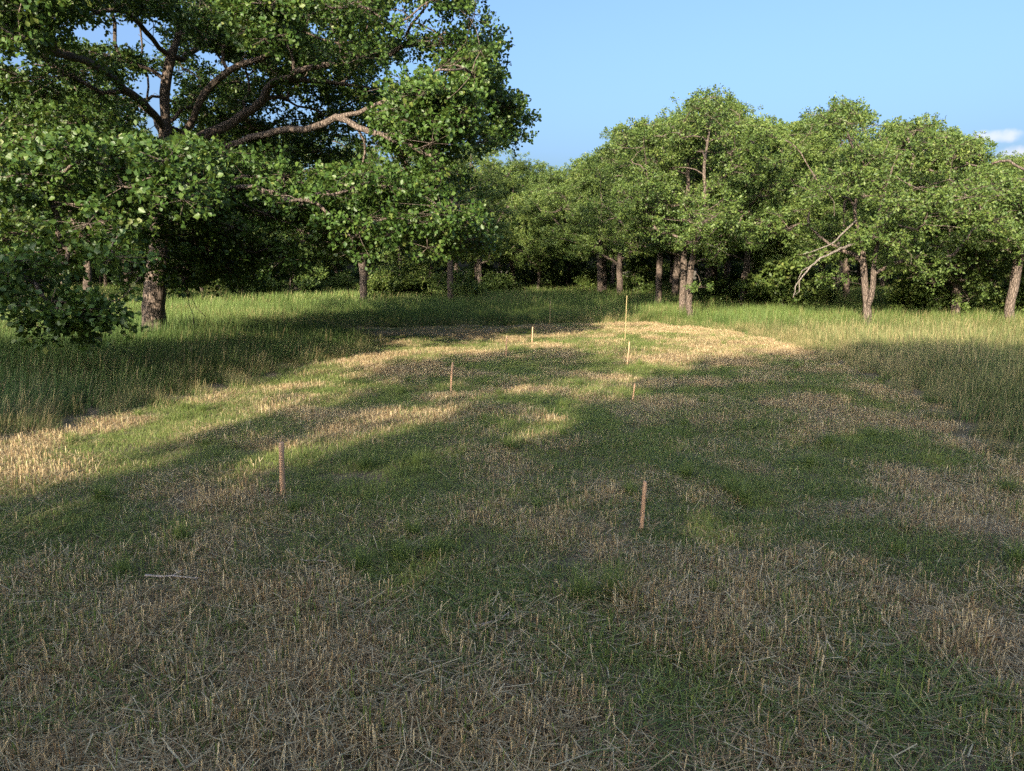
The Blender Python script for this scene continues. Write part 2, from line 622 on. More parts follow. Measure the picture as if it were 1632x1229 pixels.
class Skeleton:
    def __init__(self, rng):
        self.rng = rng
        self.p, self.par, self.pl, self.w = [], [], [], []

    def add(self, p, par, weight=0.0):
        self.p.append(np.asarray(p, float))
        self.par.append(par)
        self.pl.append(0.0 if par < 0 else self.pl[par] + float(np.linalg.norm(self.p[-1] - self.p[par])))
        self.w.append(weight)
        return len(self.p) - 1

    def poly(self, pts, par=-1, step=0.3, jitter=0.02, weight=0.0):
        pts = resample(pts, step)
        start = 0
        if par >= 0:
            start = 1
        last = par
        for k in range(start, len(pts)):
            j = self.rng.normal(size=3) * jitter * (0 if k == 0 else 1)
            last = self.add(pts[k] + j, last)
        self.w[last] += weight
        return last

    def nearest(self, p):
        P = np.array(self.p)
        return int(np.argmin(((P - p) ** 2).sum(1)))

    def grow(self, attractors, zmin, path_bias=0.28, seg=0.33, crook=0.10, sag=0.06):
        P = np.array(self.p)
        d0 = np.array([np.min(((P - a) ** 2).sum(1)) for a in attractors])
        for ai in np.argsort(d0):
            a = attractors[ai]
            P = np.array(self.p)
            pl = np.array(self.pl)
            d = np.sqrt(((P - a) ** 2).sum(1))
            cost = d + path_bias * pl + np.where(P[:, 2] < zmin, 4.0, 0) + 0.5 * np.maximum(0, P[:, 2] - a[2] - 0.2)
            b = int(np.argmin(cost))
            L = d[b]
            n = max(1, int(math.ceil(L / seg)))
            pb = P[b]
            par = self.par[b]
            tang = (pb - P[par]) if par >= 0 else np.array([0, 0, 1.0])
            tang = tang / max(np.linalg.norm(tang), 1e-6)
            c1 = pb + (tang * 0.45 + (a - pb) / max(L, 1e-6) * 0.55) * L * 0.4
            c1 = c1 + self.rng.normal(size=3) * crook * L
            c2 = a - (a - pb) * 0.3 + self.rng.normal(size=3) * crook * L + np.array([0, 0, sag * L])
            last = b
            for k in range(1, n + 1):
                t = k / n
                q = (1 - t) ** 3 * pb + 3 * (1 - t) ** 2 * t * c1 + 3 * (1 - t) * t * t * c2 + t ** 3 * a
                if k < n:
                    q = q + self.rng.normal(size=3) * 0.018
                last = self.add(q, last)
            self.w[last] += 1.0

    def radii(self, base_r, tip_r, expo=2.25):
        n = len(self.p)
        acc = np.array([w for w in self.w], float)
        kids = [[] for _ in range(n)]
        for i in range(n - 1, 0, -1):
            if self.par[i] >= 0:
                kids[self.par[i]].append(i)
                acc[self.par[i]] += max(acc[i], 0.6)
        acc = np.maximum(acc, 0.6)
        raw = acc ** (1 / expo)
        r = tip_r + (raw - raw.min()) / (raw[0] - raw.min()) * (base_r - tip_r)
        return r, kids

    def chains(self, r, kids):
        """polylines following the thickest child; (nodes, first index of the chain's parent)"""
        out, stack = [], [(0, -1)]
        while stack:
            i, par = stack.pop()
            ch = [i]
            while kids[ch[-1]]:
                ks = sorted(kids[ch[-1]], key=lambda k: -r[k])
                for k in ks[1:]:
                    stack.append((k, ch[-1]))
                ch.append(ks[0])
            out.append((ch, par))
        return out


def build_branches(sk, base_r, tip_r, rng, flare=0.28, split_limbs=False, rmin_draw=0.0):
    r, kids = sk.radii(base_r, tip_r)
    P = np.array(sk.p)
    z0 = P[0, 2]
    r = r * (1 + flare * np.exp(-np.maximum(P[:, 2] - z0, 0) / 0.28) * (np.array(sk.pl) < 1.5))
    ch = sk.chains(r, kids)
    first = True
    trunk, rest = None, []
    owner = {}
    limbs = {}
    order = 0
    for nodes, par in ch:
        rr = r[nodes]
        if first:
            trunk = tube(P[nodes], rr, 18, rng, 0.035)
            for k in nodes:
                owner[k] = 0
            first = False
            continue
        pts, rad = P[nodes], rr
        pts = np.vstack([P[par], pts])
        rad = np.concatenate([[min(rad[0] * 1.1, r[par] * 0.95)], rad])
        sides = 12 if rad[0] > 0.09 else 8 if rad[0] > 0.035 else 5 if rad[0] > 0.014 else 3
        tb = tube(pts, rad, sides, rng, 0.03 if rad[0] > 0.05 else 0)
        o = owner.get(par, 0)
        if o == 0 and split_limbs:
            order += 1
            o = order
        for k in nodes:
            owner[k] = o
        limbs.setdefault(o, []).append(tb)
    return trunk, limbs


def crown_clusters(rng, base, H, R, cb, nlobes, per_lobe, lean=(0, 0), flat=0.62, top_round=1.0):
    """lobed crown: cluster centres on the upper and outer side of many flattened lobes"""
    out = []
    mid = cb + (H - cb) * 0.42
    hu, hd = H - mid, mid - cb
    for k in range(nlobes):
        t = (k + 0.5) / nlobes
        zc = mid + (hu * (t * 2 - 1) if t > 0.5 else hd * (t * 2 - 1)) * 0.9
        rel = (zc - mid) / (hu if zc > mid else hd)
        renv = R * math.sqrt(max(0.06, 1 - abs(rel) ** 2.1))
        a = k * 2.39996 + rng.uniform(-0.5, 0.5)
        q = rng.uniform(0.45, 0.92) if rng.random() < 0.78 else rng.uniform(0.05, 0.45)
        lr = R * rng.uniform(0.19, 0.33)
        c = np.array([base[0] + lean[0] * zc / H + math.cos(a) * renv * q, base[1] + lean[1] * zc / H + math.sin(a) * renv * q, zc + rng.uniform(-0.3, 0.3)])
        v = nrm(rng.normal(size=(per_lobe, 3)) + np.array([0.35 * math.cos(a), 0.35 * math.sin(a), 0.45]))
        s = lr * rng.uniform(0.45, 1.05, (per_lobe, 1))
        out.append(c + v * s * np.array([1, 1, flat]))
    for k in range(4):
        a, q = rng.uniform(0, 6.28), R * rng.uniform(0.05, 0.6)
        c = np.array([base[0] + lean[0] + math.cos(a) * q, base[1] + lean[1] + math.sin(a) * q, H * rng.uniform(0.94, 1.08) - 0.25 * q])
        out.append(c + rng.normal(size=(5, 3)) * 0.32)
    C = np.vstack(out)
    C[:, 2] = np.maximum(C[:, 2], cb * 0.8)
    return C


def make_tree(name, label, group, base, H, R, trunk_r, seed, cb=1.7, nlobes=26, per_lobe=11, tips=8, per_tip=24, leaf=0.082, crad=0.43,
              template=LEAF_FAR, lean=(0, 0), trunk_pts=None, extra=(), prune=None, sprouts=0, split=False, dead=(), mat=None, centres=None, more=None, thin_twigs=True, bare=0):
    rng = np.random.default_rng(seed)
    bz = float(gz(base[0], base[1]))
    root = bpy.data.objects.new(name, None)
    COL.objects.link(root)
    root.location = (base[0], base[1], bz)
    root.empty_display_size = 0.5
    tag(root, label, 'tree', group)
    o3 = np.array([base[0], base[1], bz])
    sk = Skeleton(rng)
    if trunk_pts is None:
        hh = H * 0.86
        n = 6
        trunk_pts = [(0, 0, -0.15)]
        for k in range(1, n + 1):
            t = k / n
            trunk_pts.append((lean[0] * t + rng.normal() * 0.10 * R / 3 * t, lean[1] * t + rng.normal() * 0.10 * R / 3 * t, hh * t))
    sk.poly(trunk_pts, -1, 0.3, 0.012)
    for e in extra:
        e = np.asarray(e, float)
        sk.poly(e, sk.nearest(e[0]), 0.3, 0.02)
    if centres is None:
        centres = crown_clusters(rng, (0, 0), H, R, cb, nlobes, per_lobe, lean)
    if more is not None:
        centres = np.vstack([centres, np.array(more)])
    if sprouts:
        zz = rng.uniform(0.5, cb + 0.4, sprouts)
        aa = rng.uniform(0, 6.28, sprouts)
        qq = rng.uniform(0.25, 0.9, sprouts)
        centres = np.vstack([centres, np.stack([np.cos(aa) * qq, np.sin(aa) * qq, zz], 1)])
    if prune is not None:
        centres = centres[~prune(centres + o3)]
    sk.grow(centres, min(cb * 0.75, 2.2))
    nb = len(sk.p)
    for _ in range(bare):                       # bare side twigs
        k = int(rng.integers(nb // 4, nb))
        p = sk.p[k]
        d = nrm(rng.normal(size=3) + np.array([0, 0, 0.1]))
        L = rng.uniform(0.4, 1.1)
        e = p + d * L
        m = p + d * L * 0.5 + rng.normal(size=3) * 0.1
        if prune is not None and prune((e + o3)[None])[0]:
            continue
        sk.poly([p, m, e], k, 0.22, 0.015)
    trunk, limbs = build_branches(sk, trunk_r, 0.007, rng, split_limbs=split)
    tr = obj('trunk', tri_mesh('trunk', *trunk, smooth=True), M_BARK, root)
    for k in sorted(limbs):
        V, T = join(limbs[k])
        obj('branches' if (k == 0) else 'limb', tri_mesh('limb', V, T, smooth=True), M_BARK, tr)
    for d_ in dead:
        pieces = []
        for pts, r0 in d_:
            pts = resample(pts, 0.15) + 0
            pts[1:-1] += rng.normal(size=(len(pts) - 2, 3)) * 0.012
            pieces.append(tube(pts, np.linspace(r0, r0 * 0.25, len(pts)), 7, rng, 0.04))
        V, T = join(pieces)
        dl = obj('dead_limb', tri_mesh('dead_limb', V, T, smooth=True), M_DEAD, tr)
        dl['label'] = 'bare grey dead limb without leaves'
    mid = np.array([0, 0, cb + (H - cb) * 0.4])
    V, T, rnd, tp = cluster_leaves(rng, centres, crad * rng.uniform(0.6, 1.2, len(centres)), tips, per_tip, leaf, template, mid)
    cr = obj('crown', tri_mesh('crown', V, T, {'rnd': rnd}), mat or (M_LEAF_NEAR if template is LEAF_OAK else M_LEAF), root)
    cr['kind'] = 'stuff'
    if thin_twigs:
        a = np.repeat(centres[:, None, :], tips, 1).reshape(-1, 3)
        V, T = prisms(a, tp.reshape(-1, 3), 0.006, 0.003)
        tw = obj('twigs', tri_mesh('twigs', V, T), M_BARK, tr)
        tw['kind'] = 'stuff'
    return root


def proj(P):
    c, s = math.cos(PITCH), math.sin(PITCH)
    P = np.atleast_2d(P)
    zc = P[:, 1] * c - (P[:, 2] - CAM_H) * s
    yc = P[:, 1] * s + (P[:, 2] - CAM_H) * c
    return CX + F_PX * P[:, 0] / zc, CY - F_PX * yc / zc


# parts of trunks that stand free of leaves in the photo
CLEAR = [(1362, 390, 1406, 478), (1082, 392, 1124, 440), (1030, 405, 1060, 470), (572, 420, 596, 470), (710, 388, 732, 440), (940, 428, 966, 462), (1594, 455, 1636, 512), (760, 418, 780, 455),
         (1176, 405, 1190, 470), (1200, 395, 1222, 440)]


# outline of the tree tops against the sky
SKY_PTS = [(-400, 60), (0, 90), (200, 150), (300, 140), (620, 230), (760, 225), (835, 235), (860, 245), (875, 267), (887, 272), (909, 252), (929, 246), (958, 245), (968, 211), (980, 190), (1007, 184), (1041, 178), (1076, 180),
           (1088, 173), (1101, 166), (1103, 147), (1120, 142), (1134, 135), (1152, 152), (1183, 159), (1190, 182), (1203, 191), (1220, 185), (1242, 198), (1276, 190), (1291, 166), (1323, 151), (1352, 148), (1366, 159), (1379, 168),
           (1413, 170), (1433, 159), (1448, 167), (1477, 176), (1492, 189), (1524, 196), (1533, 207), (1558, 211), (1575, 240), (1595, 252), (1632, 243), (1900, 260)]


def clear_prune(C):
    x, y = proj(C)
    ragged = 24 * np.maximum(0, vnoise(x / 15.0, x * 0 + 3.5, 21) - 0.5) * (np.abs(x - 1140) > 50)
    drop = y - 0.30 * F_PX / C[:, 1] - ragged < np.interp(x, [p[0] for p in SKY_PTS], [p[1] for p in SKY_PTS])
    for (x0, y0, x1, y1) in CLEAR:
        drop |= (x > x0 - 6) & (x < x1 + 6) & (y > y0 - 4) & (y < y1 + 4)
    return drop


def rel(base, pts):
    b = np.array([base[0], base[1], float(gz(base[0], base[1]))])
    return [np.asarray(p) - b for p in pts]


def base_at(px, dist):
    return (float((px - CX) / F_PX * dist / math.cos(PITCH) * 1.0), dist)


# ---- the big oak on the left, its limbs traced from the photo
OD = 17.6
ob = at(245, 517, OD)[:2]
ob = (float(ob[0]), OD)
trunk_big = rel(ob, [np.array([ob[0], OD, -0.15]), at(246, 470, OD), at(256, 400, OD), at(262, 330, OD), at(264, 230, OD), at(262, 150, OD), at(272, 90, OD), at(286, 50, OD), at(278, -30, OD), at(290, -120, OD - 0.5), at(300, -230, OD)])
limbs_big = [
    [at(263, 262, OD), at(300, 205, OD - 0.4), at(325, 150, OD - 0.8), at(365, 112, OD - 1.1), at(430, 88, OD - 1.5), at(462, 50, OD - 1.8), at(470, 0, OD - 2.2), at(500, -70, OD - 2.6)],
    [at(365, 112, OD - 1.1), at(330, 60, OD - 0.6), at(318, 20, OD), at(340, -60, OD + 0.6)],
    [at(262, 300, OD), at(320, 262, OD - 0.8), at(380, 226, OD - 1.6), at(440, 210, OD - 2.0), at(500, 203, OD - 2.4), at(535, 185, OD - 2.6), at(590, 172, OD - 3.0), at(640, 150, OD - 3.2), at(700, 110, OD - 3.2)],
    [at(263, 250, OD), at(330, 215, OD + 0.8), at(400, 175, OD + 1.2), at(440, 128, OD + 1.2), at(510, 105, OD + 1.0), at(600, 90, OD + 0.6), at(680, 60, OD + 0.4)],
    [at(535, 185, OD - 2.6), at(590, 210, OD - 3.0), at(650, 232, OD - 3.4), at(690, 250, OD - 3.6)],
    [at(440, 128, OD + 1.2), at(520, 130, OD + 1.6), at(600, 145, OD + 1.8), at(660, 180, OD + 2.0), at(740, 200, OD + 2.2)],
    [at(264, 90, OD), at(235, 50, OD - 0.8), at(200, 18, OD - 1.5), at(150, 20, OD - 2.2), at(100, 40, OD - 3.0)],
    [at(263, 200, OD), at(200, 140, OD - 2.0), at(130, 95, OD - 3.5), at(40, 70, OD - 4.5), at(-60, 40, OD - 5.0)],
    [at(262, 310, OD), at(220, 260, OD - 2.5), at(170, 240, OD - 4.5), at(110, 260, OD - 6.0), at(70, 320, OD - 7.0)],
    [at(258, 360, OD), at(290, 330, OD - 2.0), at(330, 300, OD - 3.5), at(400, 300, OD - 4.5), at(480, 320, OD - 5.0)],
    [at(258, 330, OD), at(360, 330, OD + 0.5), at(450, 345, OD + 0.6), at(540, 340, OD + 0.4), at(640, 330, OD)],
    [at(262, 230, OD), at(240, 180, OD + 2.0), at(170, 150, OD + 4.0), at(90, 140, OD + 5.0)],
    [at(278, 100, OD), at(350, 60, OD + 2.0), at(450, 20, OD + 4.0), at(560, 0, OD + 5.0)],
]
limbs_big = [rel(ob, l) for l in limbs_big]


def oak_centres(rng):
    C = []

    def fill(n, poly, d0, d1, hole=None):
        """n cluster centres inside a photo outline, at distances d0..d1"""
        xs = [p[0] for p in poly]
        ys = [p[1] for p in poly]
        got = 0
        sd = 5 + n * 7 + int(abs(xs[0]))
        while got < n:
            x, y = rng.uniform(min(xs), max(xs)), rng.uniform(min(ys), max(ys))
            if not in_poly(np.array([x]), np.array([y]), poly)[0]:
                continue
            if hole and any(in_poly(np.array([x]), np.array([y]), h)[0] for h in hole):
                continue
            if vnoise(np.array([x / 55.0]), np.array([y / 42.0]), sd)[0] < rng.uniform(0.26, 0.58):
                continue
            C.append(at(x, y, rng.uniform(d0, d1)))
            got += 1
    sky1 = [(130, 14), (262, 14), (262, 88), (235, 88), (180, 66), (130, 46)]
    sky2 = [(640, 75), (710, 85), (700, 120), (662, 128)]
    inner = [(215, 40), (480, 20), (500, 215), (330, 250), (235, 245)]
    # right side mass against the sky
    fill(75, [(520, -60), (740, -60), (752, 10), (795, 70), (790, 100), (770, 130), (690, 100), (640, 70), (560, 60)], OD - 2.5, OD + 2.0, [sky2])
    fill(40, [(700, 60), (792, 70), (775, 130), (770, 150), (720, 170), (690, 140)], OD - 1.5, OD + 1.5, [sky2])
    fill(26, [(765, 160), (800, 152), (832, 172), (834, 208), (800, 232), (770, 215)], OD - 0.5, OD + 1.5)
    fill(60, [(600, 150), (740, 150), (775, 230), (745, 260), (640, 250), (600, 210)], OD - 3.5, OD + 1.0)
    fill(34, [(640, 130), (740, 140), (745, 200), (690, 235), (640, 215)], OD - 4.4, OD - 3.2)
    # sunlit lower front
    fill(120, [(480, 300), (560, 270), (660, 290), (700, 262), (760, 330), (770, 385), (700, 420), (560, 410), (470, 370)], OD - 4.5, OD - 1.0)
    fill(110, [(300, 240), (420, 240), (480, 300), (480, 400), (420, 440), (330, 430), (280, 360)], OD - 4.5, OD - 0.5)
    fill(190, [(-90, 300), (-60, 240), (60, 230), (180, 215), (300, 225), (345, 300), (330, 380), (230, 405), (100, 430), (-90, 430)], OD - 7.5, OD - 2.5)
    # low sprays that hang over the tall grass
    fill(17, [(-60, 400), (200, 395), (190, 440), (140, 490), (40, 480), (-60, 470)], OD - 8.5, OD - 6.0)
    fill(12, [(85, 470), (175, 470), (165, 515), (118, 542), (95, 530)], OD - 8.0, OD - 7.4)
    fill(22, [(200, 430), (300, 410), (300, 470), (270, 495), (225, 470)], OD - 4.0, OD - 2.2)
    fill(110, [(270, 60), (540, 20), (560, 210), (420, 215), (290, 240)], OD + 1.2, OD + 5.5)
    fill(70, [(260, 110), (560, 90), (600, 260), (290, 260)], OD + 2.5, OD + 7.0)
    fill(26, [(300, 400), (420, 400), (400, 450), (330, 440)], OD - 3.0, OD + 1.0)
    # left top and middle
    fill(190, [(-160, -200), (200, -200), (150, 8), (110, 20), (60, 70), (-120, 120)], OD - 7.0, OD - 2.0)
    fill(26, [(100, -10), (270, -20), (275, 15), (110, 22)], OD - 3.0, OD + 3.0)
    fill(115, [(-120, 70), (60, 90), (200, 150), (240, 240), (60, 260), (-120, 260)], OD - 4.0, OD + 4.0)
    fill(60, [(60, 60), (240, 95), (255, 200), (100, 200)], OD - 2.0, OD + 5.0, [sky1])
    fill(40, [(540, 40), (640, 60), (700, 160), (600, 200), (520, 150)], OD + 1.0, OD + 5.0, [sky2])
    fill(26, [(380, -20), (470, -20), (470, 70), (400, 70)], OD - 4.0, OD - 2.0)
    # over the frame and the shaded far side
    fill(190, [(-120, -420), (120, -560), (450, -560), (700, -350), (780, -60), (560, -20), (250, -40), (-120, -40)], OD - 5.0, OD + 5.0)
    fill(120, [(270, 0), (560, 0), (600, 110), (500, 120), (300, 60)], OD - 2.0, OD + 5.5)
    fill(150, [(290, 130), (560, 90), (640, 180), (640, 400), (300, 420)], OD + 1.5, OD + 6.5, None)
    C_ = np.array(C)
    return C_


_rng = np.random.default_rng(77)
_oc = oak_centres(_rng)
_x, _y = proj(_oc)
_hide = np.zeros(len(_oc), bool)
for (x0, y0, x1, y1) in ((226, 388, 276, 520), (238, 95, 296, 232), (300, 80, 372, 200), (400, 165, 545, 225)):      # bole and limbs seen bare in the photo
    _hide |= (_x > x0 - 10) & (_x < x1 + 10) & (_y > y0 - 6) & (_y < y1 + 6) & (_oc[:, 1] < OD + 0.4)
_oc = _oc[~_hide | (_rng.random(len(_oc)) < np.where(_x > 395, 0.40, 0.12))]
_oc[:, 2] = np.maximum(_oc[:, 2], 0.55)
_oc = np.array(rel(ob, _oc))
big_oak = make_tree('oak_tree', 'large spreading oak at left with thick forked limbs and low hanging branches', None, ob, 12.5, 9.0, 0.25, 11, cb=1.6,
                    tips=11, per_tip=15, leaf=0.088, crad=0.46, template=LEAF_OAK, trunk_pts=trunk_big, extra=limbs_big, centres=_oc, split=True, bare=140)

# ---- trees of the wood's edge, each with its own trunk
EDGE = 'oaks along the edge of the wood'


def edge_tree(px, dist, H, R, r, seed, label, lean=(0, 0), **kw):
    b = base_at(px, dist)
    kw.setdefault('thin_twigs', dist < 28)
    kw.setdefault('split', True)
    if dist > 28:
        kw.update(template=LEAF_TRI, per_tip=29, leaf=0.076)
    return make_tree('oak_tree', label, EDGE, b, H, R, r, seed, lean=lean, prune=clear_prune, **kw)


def leaner(px, dist, pts, top):
    b = base_at(px, dist)
    L = [np.array([b[0], b[1], -0.15])] + [at(x, y, dist) for x, y in pts] + [at(top[0], top[1], dist)]
    return rel(b, L)


edge_tree(1097, 23.5, 7.2, 3.3, 0.095, 21, 'front oak right of centre with trunk leaning right and leafy sprouts at its foot', lean=(0.6, 0),
          trunk_pts=leaner(1097, 23.5, [(1098, 470), (1104, 410), (1117, 350), (1124, 310), (1122, 260)], (1135, 190)), cb=2.0,
          more=rel(base_at(1097, 23.5), [at(x_, y_, 23.6 + 0.3 * (x_ % 3 - 1)) for x_, y_ in ((1108, 162), (1118, 158), (1126, 153), (1136, 151), (1146, 163), (1160, 168), (1172, 170), (1140, 176), (1118, 180), (1150, 185))]), sprouts=5, split=True, bare=40,
          dead=[[([(0.25, -0.1, 2.5), (0.6, -0.4, 2.35), (0.95, -0.6, 2.1)], 0.03), ([(0.6, -0.4, 2.35), (0.75, -0.5, 2.55)], 0.012)]])
edge_tree(1084, 25.5, 7.4, 3.0, 0.11, 22, 'slim oak close behind and left of the leaning oak', cb=2.2, nlobes=22)
edge_tree(1045, 31, 8.3, 3.6, 0.125, 23, 'oak with pale sunlit trunk left of the leaning oak', cb=2.3, split=True)
edge_tree(953, 44, 9.3, 4.2, 0.17, 24, 'oak with a thin straight trunk at the gap in the wood', cb=2.4)
b1385 = base_at(1380, 20.0)
edge_tree(1380, 20.0, 6.5, 3.3, 0.105, 25, 'double-stemmed oak at right with a drooping dead limb', cb=1.5, nlobes=28, sprouts=7, split=True, bare=60,
          trunk_pts=leaner(1380, 20.0, [(1379, 480), (1376, 420), (1372, 380), (1362, 330), (1372, 280)], (1350, 210)),
          extra=[rel(b1385, [at(1380, 500, 20.0), at(1390, 470, 19.8), at(1393, 420, 19.7), at(1398, 370, 19.7), at(1406, 320, 19.5), at(1430, 250, 19.5)])],
          dead=[[(rel(b1385, [at(1372, 385, 20), at(1345, 395, 19.4), at(1320, 405, 19.0), at(1292, 425, 18.7), at(1274, 447, 18.5), at(1264, 474, 18.4)]), 0.045),
                 (rel(b1385, [at(1292, 425, 18.7), at(1278, 432, 18.5), at(1272, 445, 18.4)]), 0.018),
                 (rel(b1385, [at(1274, 447, 18.5), at(1272, 465, 18.5), at(1268, 470, 18.3)]), 0.014)],
                [(rel(b1385, [at(1366, 350, 20), at(1330, 385, 19.5), at(1300, 398, 19.2), at(1280, 405, 19.0)]), 0.03)]])
edge_tree(1180, 29, 7.6, 3.2, 0.13, 26, 'oak with a brown trunk right of the leaning oak', cb=2.2)
edge_tree(1203, 32, 8.0, 3.2, 0.13, 27, 'oak trunk leaning right behind the wood edge', cb=2.4, trunk_pts=leaner(1203, 32, [(1203, 460), (1208, 410), (1216, 370)], (1222, 230)))
edge_tree(1512, 22.5, 6.4, 3.0, 0.12, 28, 'low-branched oak right of the double-stemmed oak', cb=1.2, sprouts=14)
edge_tree(1606, 20.5, 5.6, 2.8, 0.12, 29, 'oak with leaning trunk at the right edge of the picture', cb=1.9,
          trunk_pts=leaner(1606, 20.5, [(1608, 495), (1616, 460), (1622, 420)], (1640, 300)))
edge_tree(583, 34, 9.6, 4.3, 0.17, 30, 'oak with a straight pinkish trunk beyond the big oak', cb=2.6)
edge_tree(720, 33, 9.2, 4.0, 0.13, 31, 'oak with a dark slim trunk under low foliage left of centre', cb=1.9, sprouts=10, split=True)
edge_tree(430, 42, 3.0, 1.5, 0.2, 32, 'short broken oak snag with leafy sprouts in the shade', cb=0.9, nlobes=9, per_lobe=7, sprouts=8)
for o_ in list(COL.objects):
    if o_.name.startswith('crown') and o_.data and len(o_.data.vertices) == 0:
        bpy.data.objects.remove(o_)

# ---- the wood behind: five kinds of oak, copied with their parts



def sky_limit(px, dist):
    y = float(np.interp(px, [p[0] for p in SKY_PTS], [p[1] for p in SKY_PTS]))
    return CAM_H + (HOR - y) * dist / F_PX


WOOD = 'oaks standing in the dark wood'
WOOD_LABEL = 'oak standing in the dark wood behind the edge trees'
protos = []
CROWN_PTS = []
VAR_H = [9.0, 8.2, 9.4, 7.8, 8.6]
for k in range(5):
    t_ = make_tree('oak_tree', WOOD_LABEL, WOOD, (0, 0), VAR_H[k], 3.8 + 0.15 * k, 0.125 + 0.012 * k, 40 + k, cb=2.0 + 0.15 * k, nlobes=30, per_lobe=11, tips=8, per_tip=22, leaf=0.098, template=LEAF_TRI,
                   lean=(0.3 * (k - 2), 0.2), thin_twigs=False)
    protos.append([t_, False])
    cm = next(c_ for c_ in t_.children if c_.name.startswith('crown')).data
    cv = np.empty(len(cm.vertices) * 3, np.float32)
    cm.vertices.foreach_get('co', cv)
    CROWN_PTS.append(cv.reshape(-1, 3)[::37])

MARKS = [(-200, 'left of the big oak'), (245, 'behind the big oak'), (430, 'near the broken snag'), (583, 'behind the oak with the pinkish trunk'), (720, 'behind the dark slim trunk left of centre'), (860, 'in the gap at the centre'),
         (953, 'behind the thin straight trunk'), (1045, 'behind the pale sunlit trunk'), (1100, 'behind the leaning oak'), (1195, 'right of the leaning oak'), (1310, 'left of the double-stemmed oak'), (1385, 'behind the double-stemmed oak'),
         (1512, 'behind the low-branched oak at right'), (1660, 'by the right edge of the picture')]


def where(px, dist):
    near_ = min(MARKS, key=lambda m_: abs(m_[0] - px))[1]
    return near_ + (', in the front row' if dist < 43 else ', deep in the wood' if dist > 60 else ', in the second row')


rw = np.random.default_rng(5)
spots = [(60, 30), (-160, 27), (150, 39), (-60, 40), (330, 45), (480, 47), (640, 46), (768, 47), (690, 55), (820, 54), (850, 62), (905, 66), (985, 41), (1010, 50), (1130, 33), (1250, 30),
         (1310, 29), (1430, 28), (1470, 34), (1560, 29), (1660, 26), (1740, 24), (1340, 36), (1590, 36), (1255, 38), (1070, 40), (1150, 42), (-330, 30), (1850, 30)]
for row_y in (50, 57, 65, 74, 84):
    half = row_y * 0.86 + 4
    x = -half
    while x < half:
        xx, yy = x + rw.uniform(-1.5, 1.5), row_y + rw.uniform(-2.5, 2.5)
        spots.append((CX + xx / yy * F_PX, yy))
        x += rw.uniform(4.6, 6.4)
placed = []
for i, (px, dist) in enumerate(spots):
    b = base_at(px, dist)
    if any((b[0] - q[0]) ** 2 + (b[1] - q[1]) ** 2 < 2.6 ** 2 for q in placed):
        continue
    placed.append(b)
    k = int(rw.integers(0, 5))
    p = protos[k]
    if not p[1]:
        t_, p[1] = p[0], True
    else:
        t_ = copy_tree(p[0])
    half_w = 3.0 / dist * F_PX
    lim = min(sky_limit(px + d_ * half_w, dist) + abs(d_) * 1.2 for d_ in (-1, 0, 1))
    H = min(lim * rw.uniform(0.9, 1.0), rw.uniform(8.5, 11.0))
    s = H / (VAR_H[k] * 1.02)
    t_.location = (b[0], b[1], float(gz(*b)))
    t_.rotation_euler = (0, 0, rw.uniform(0, 6.28))
    t_['label'] = 'oak ' + where(px, dist)
    wx, wy = s * rw.uniform(0.95, 1.15), s * rw.uniform(0.95, 1.15)
    rz = t_.rotation_euler.z
    for _ in range(14):                       # no taller than the tree tops in the photo
        q = CROWN_PTS[k] * np.array([wx, wy, s])
        q = np.stack([q[:, 0] * math.cos(rz) - q[:, 1] * math.sin(rz) + b[0], q[:, 0] * math.sin(rz) + q[:, 1] * math.cos(rz) + b[1], q[:, 2]], 1)
        jx, jy = proj(q)
        if (jy < np.interp(jx, [p_[0] for p_ in SKY_PTS], [p_[1] for p_ in SKY_PTS]) - 3).mean() < 0.002:
            break
        s *= 0.95
        wx *= 0.97
        wy *= 0.97
    t_.scale = (wx, wy, s)
for p, used in protos:
    if not used:
        p.location = (base_at(300, 60)[0], 60, 0)


# ---- understory shrubs
def make_shrub(seed, H, R):
    return make_tree('shrub', 'leafy shrub in the shade under the oaks', 'shrubs under the oaks', (0, 0), H, R, 0.03, seed, cb=0.35, nlobes=12, per_lobe=7, tips=6, per_tip=9, leaf=0.13, crad=0.34, thin_twigs=False)


shr = [make_shrub(61, 1.7, 1.1), make_shrub(62, 2.4, 1.3), make_shrub(63, 1.2, 0.9)]
for s_ in shr:
    s_['category'] = 'shrub'
used = [False] * 3
sh_spots = [(615, 37), (655, 38), (745, 38), (790, 46), (505, 45), (545, 47), (860, 57), (905, 60), (935, 51), (1015, 44), (1135, 31), (1290, 31), (470, 42), (1215, 29), (1240, 28), (1450, 24), (1480, 24.5), (1545, 24.5), (20, 31), (-80, 28), (395, 40), (1650, 24), (690, 38), (800, 47)]
for row_y in (74, 82, 92):
    half = row_y * 0.82 + 4
    x = -half
    while x < half:
        yy = row_y + rw.uniform(-3, 3)
        sh_spots.append((CX + (x + rw.uniform(-1, 1)) / yy * F_PX, yy))
        x += rw.uniform(2.6, 4.6)
for i, (px, dist) in enumerate(sh_spots):
    k = int(rw.integers(0, 3))
    t_ = shr[k] if not used[k] else copy_tree(shr[k])
    used[k] = True
    b = base_at(px, dist)
    s = rw.uniform(0.8, 1.25) * (1.25 if dist > 55 else 1.0)
    t_['label'] = 'leafy shrub ' + where(px, dist)
    t_.location = (b[0], b[1], float(gz(*b)))
    t_.rotation_euler = (0, 0, rw.uniform(0, 6.28))
    t_.scale = (s, s, s)

# ---- trees behind the viewpoint: their shadows lie over the near grass
COT = 1 / math.tan(R_(SUN_EL))


SX, SY = SUN_TRAVEL.x / -SUN_TRAVEL.z, SUN_TRAVEL.y / -SUN_TRAVEL.z     # shadow shift for each metre of height


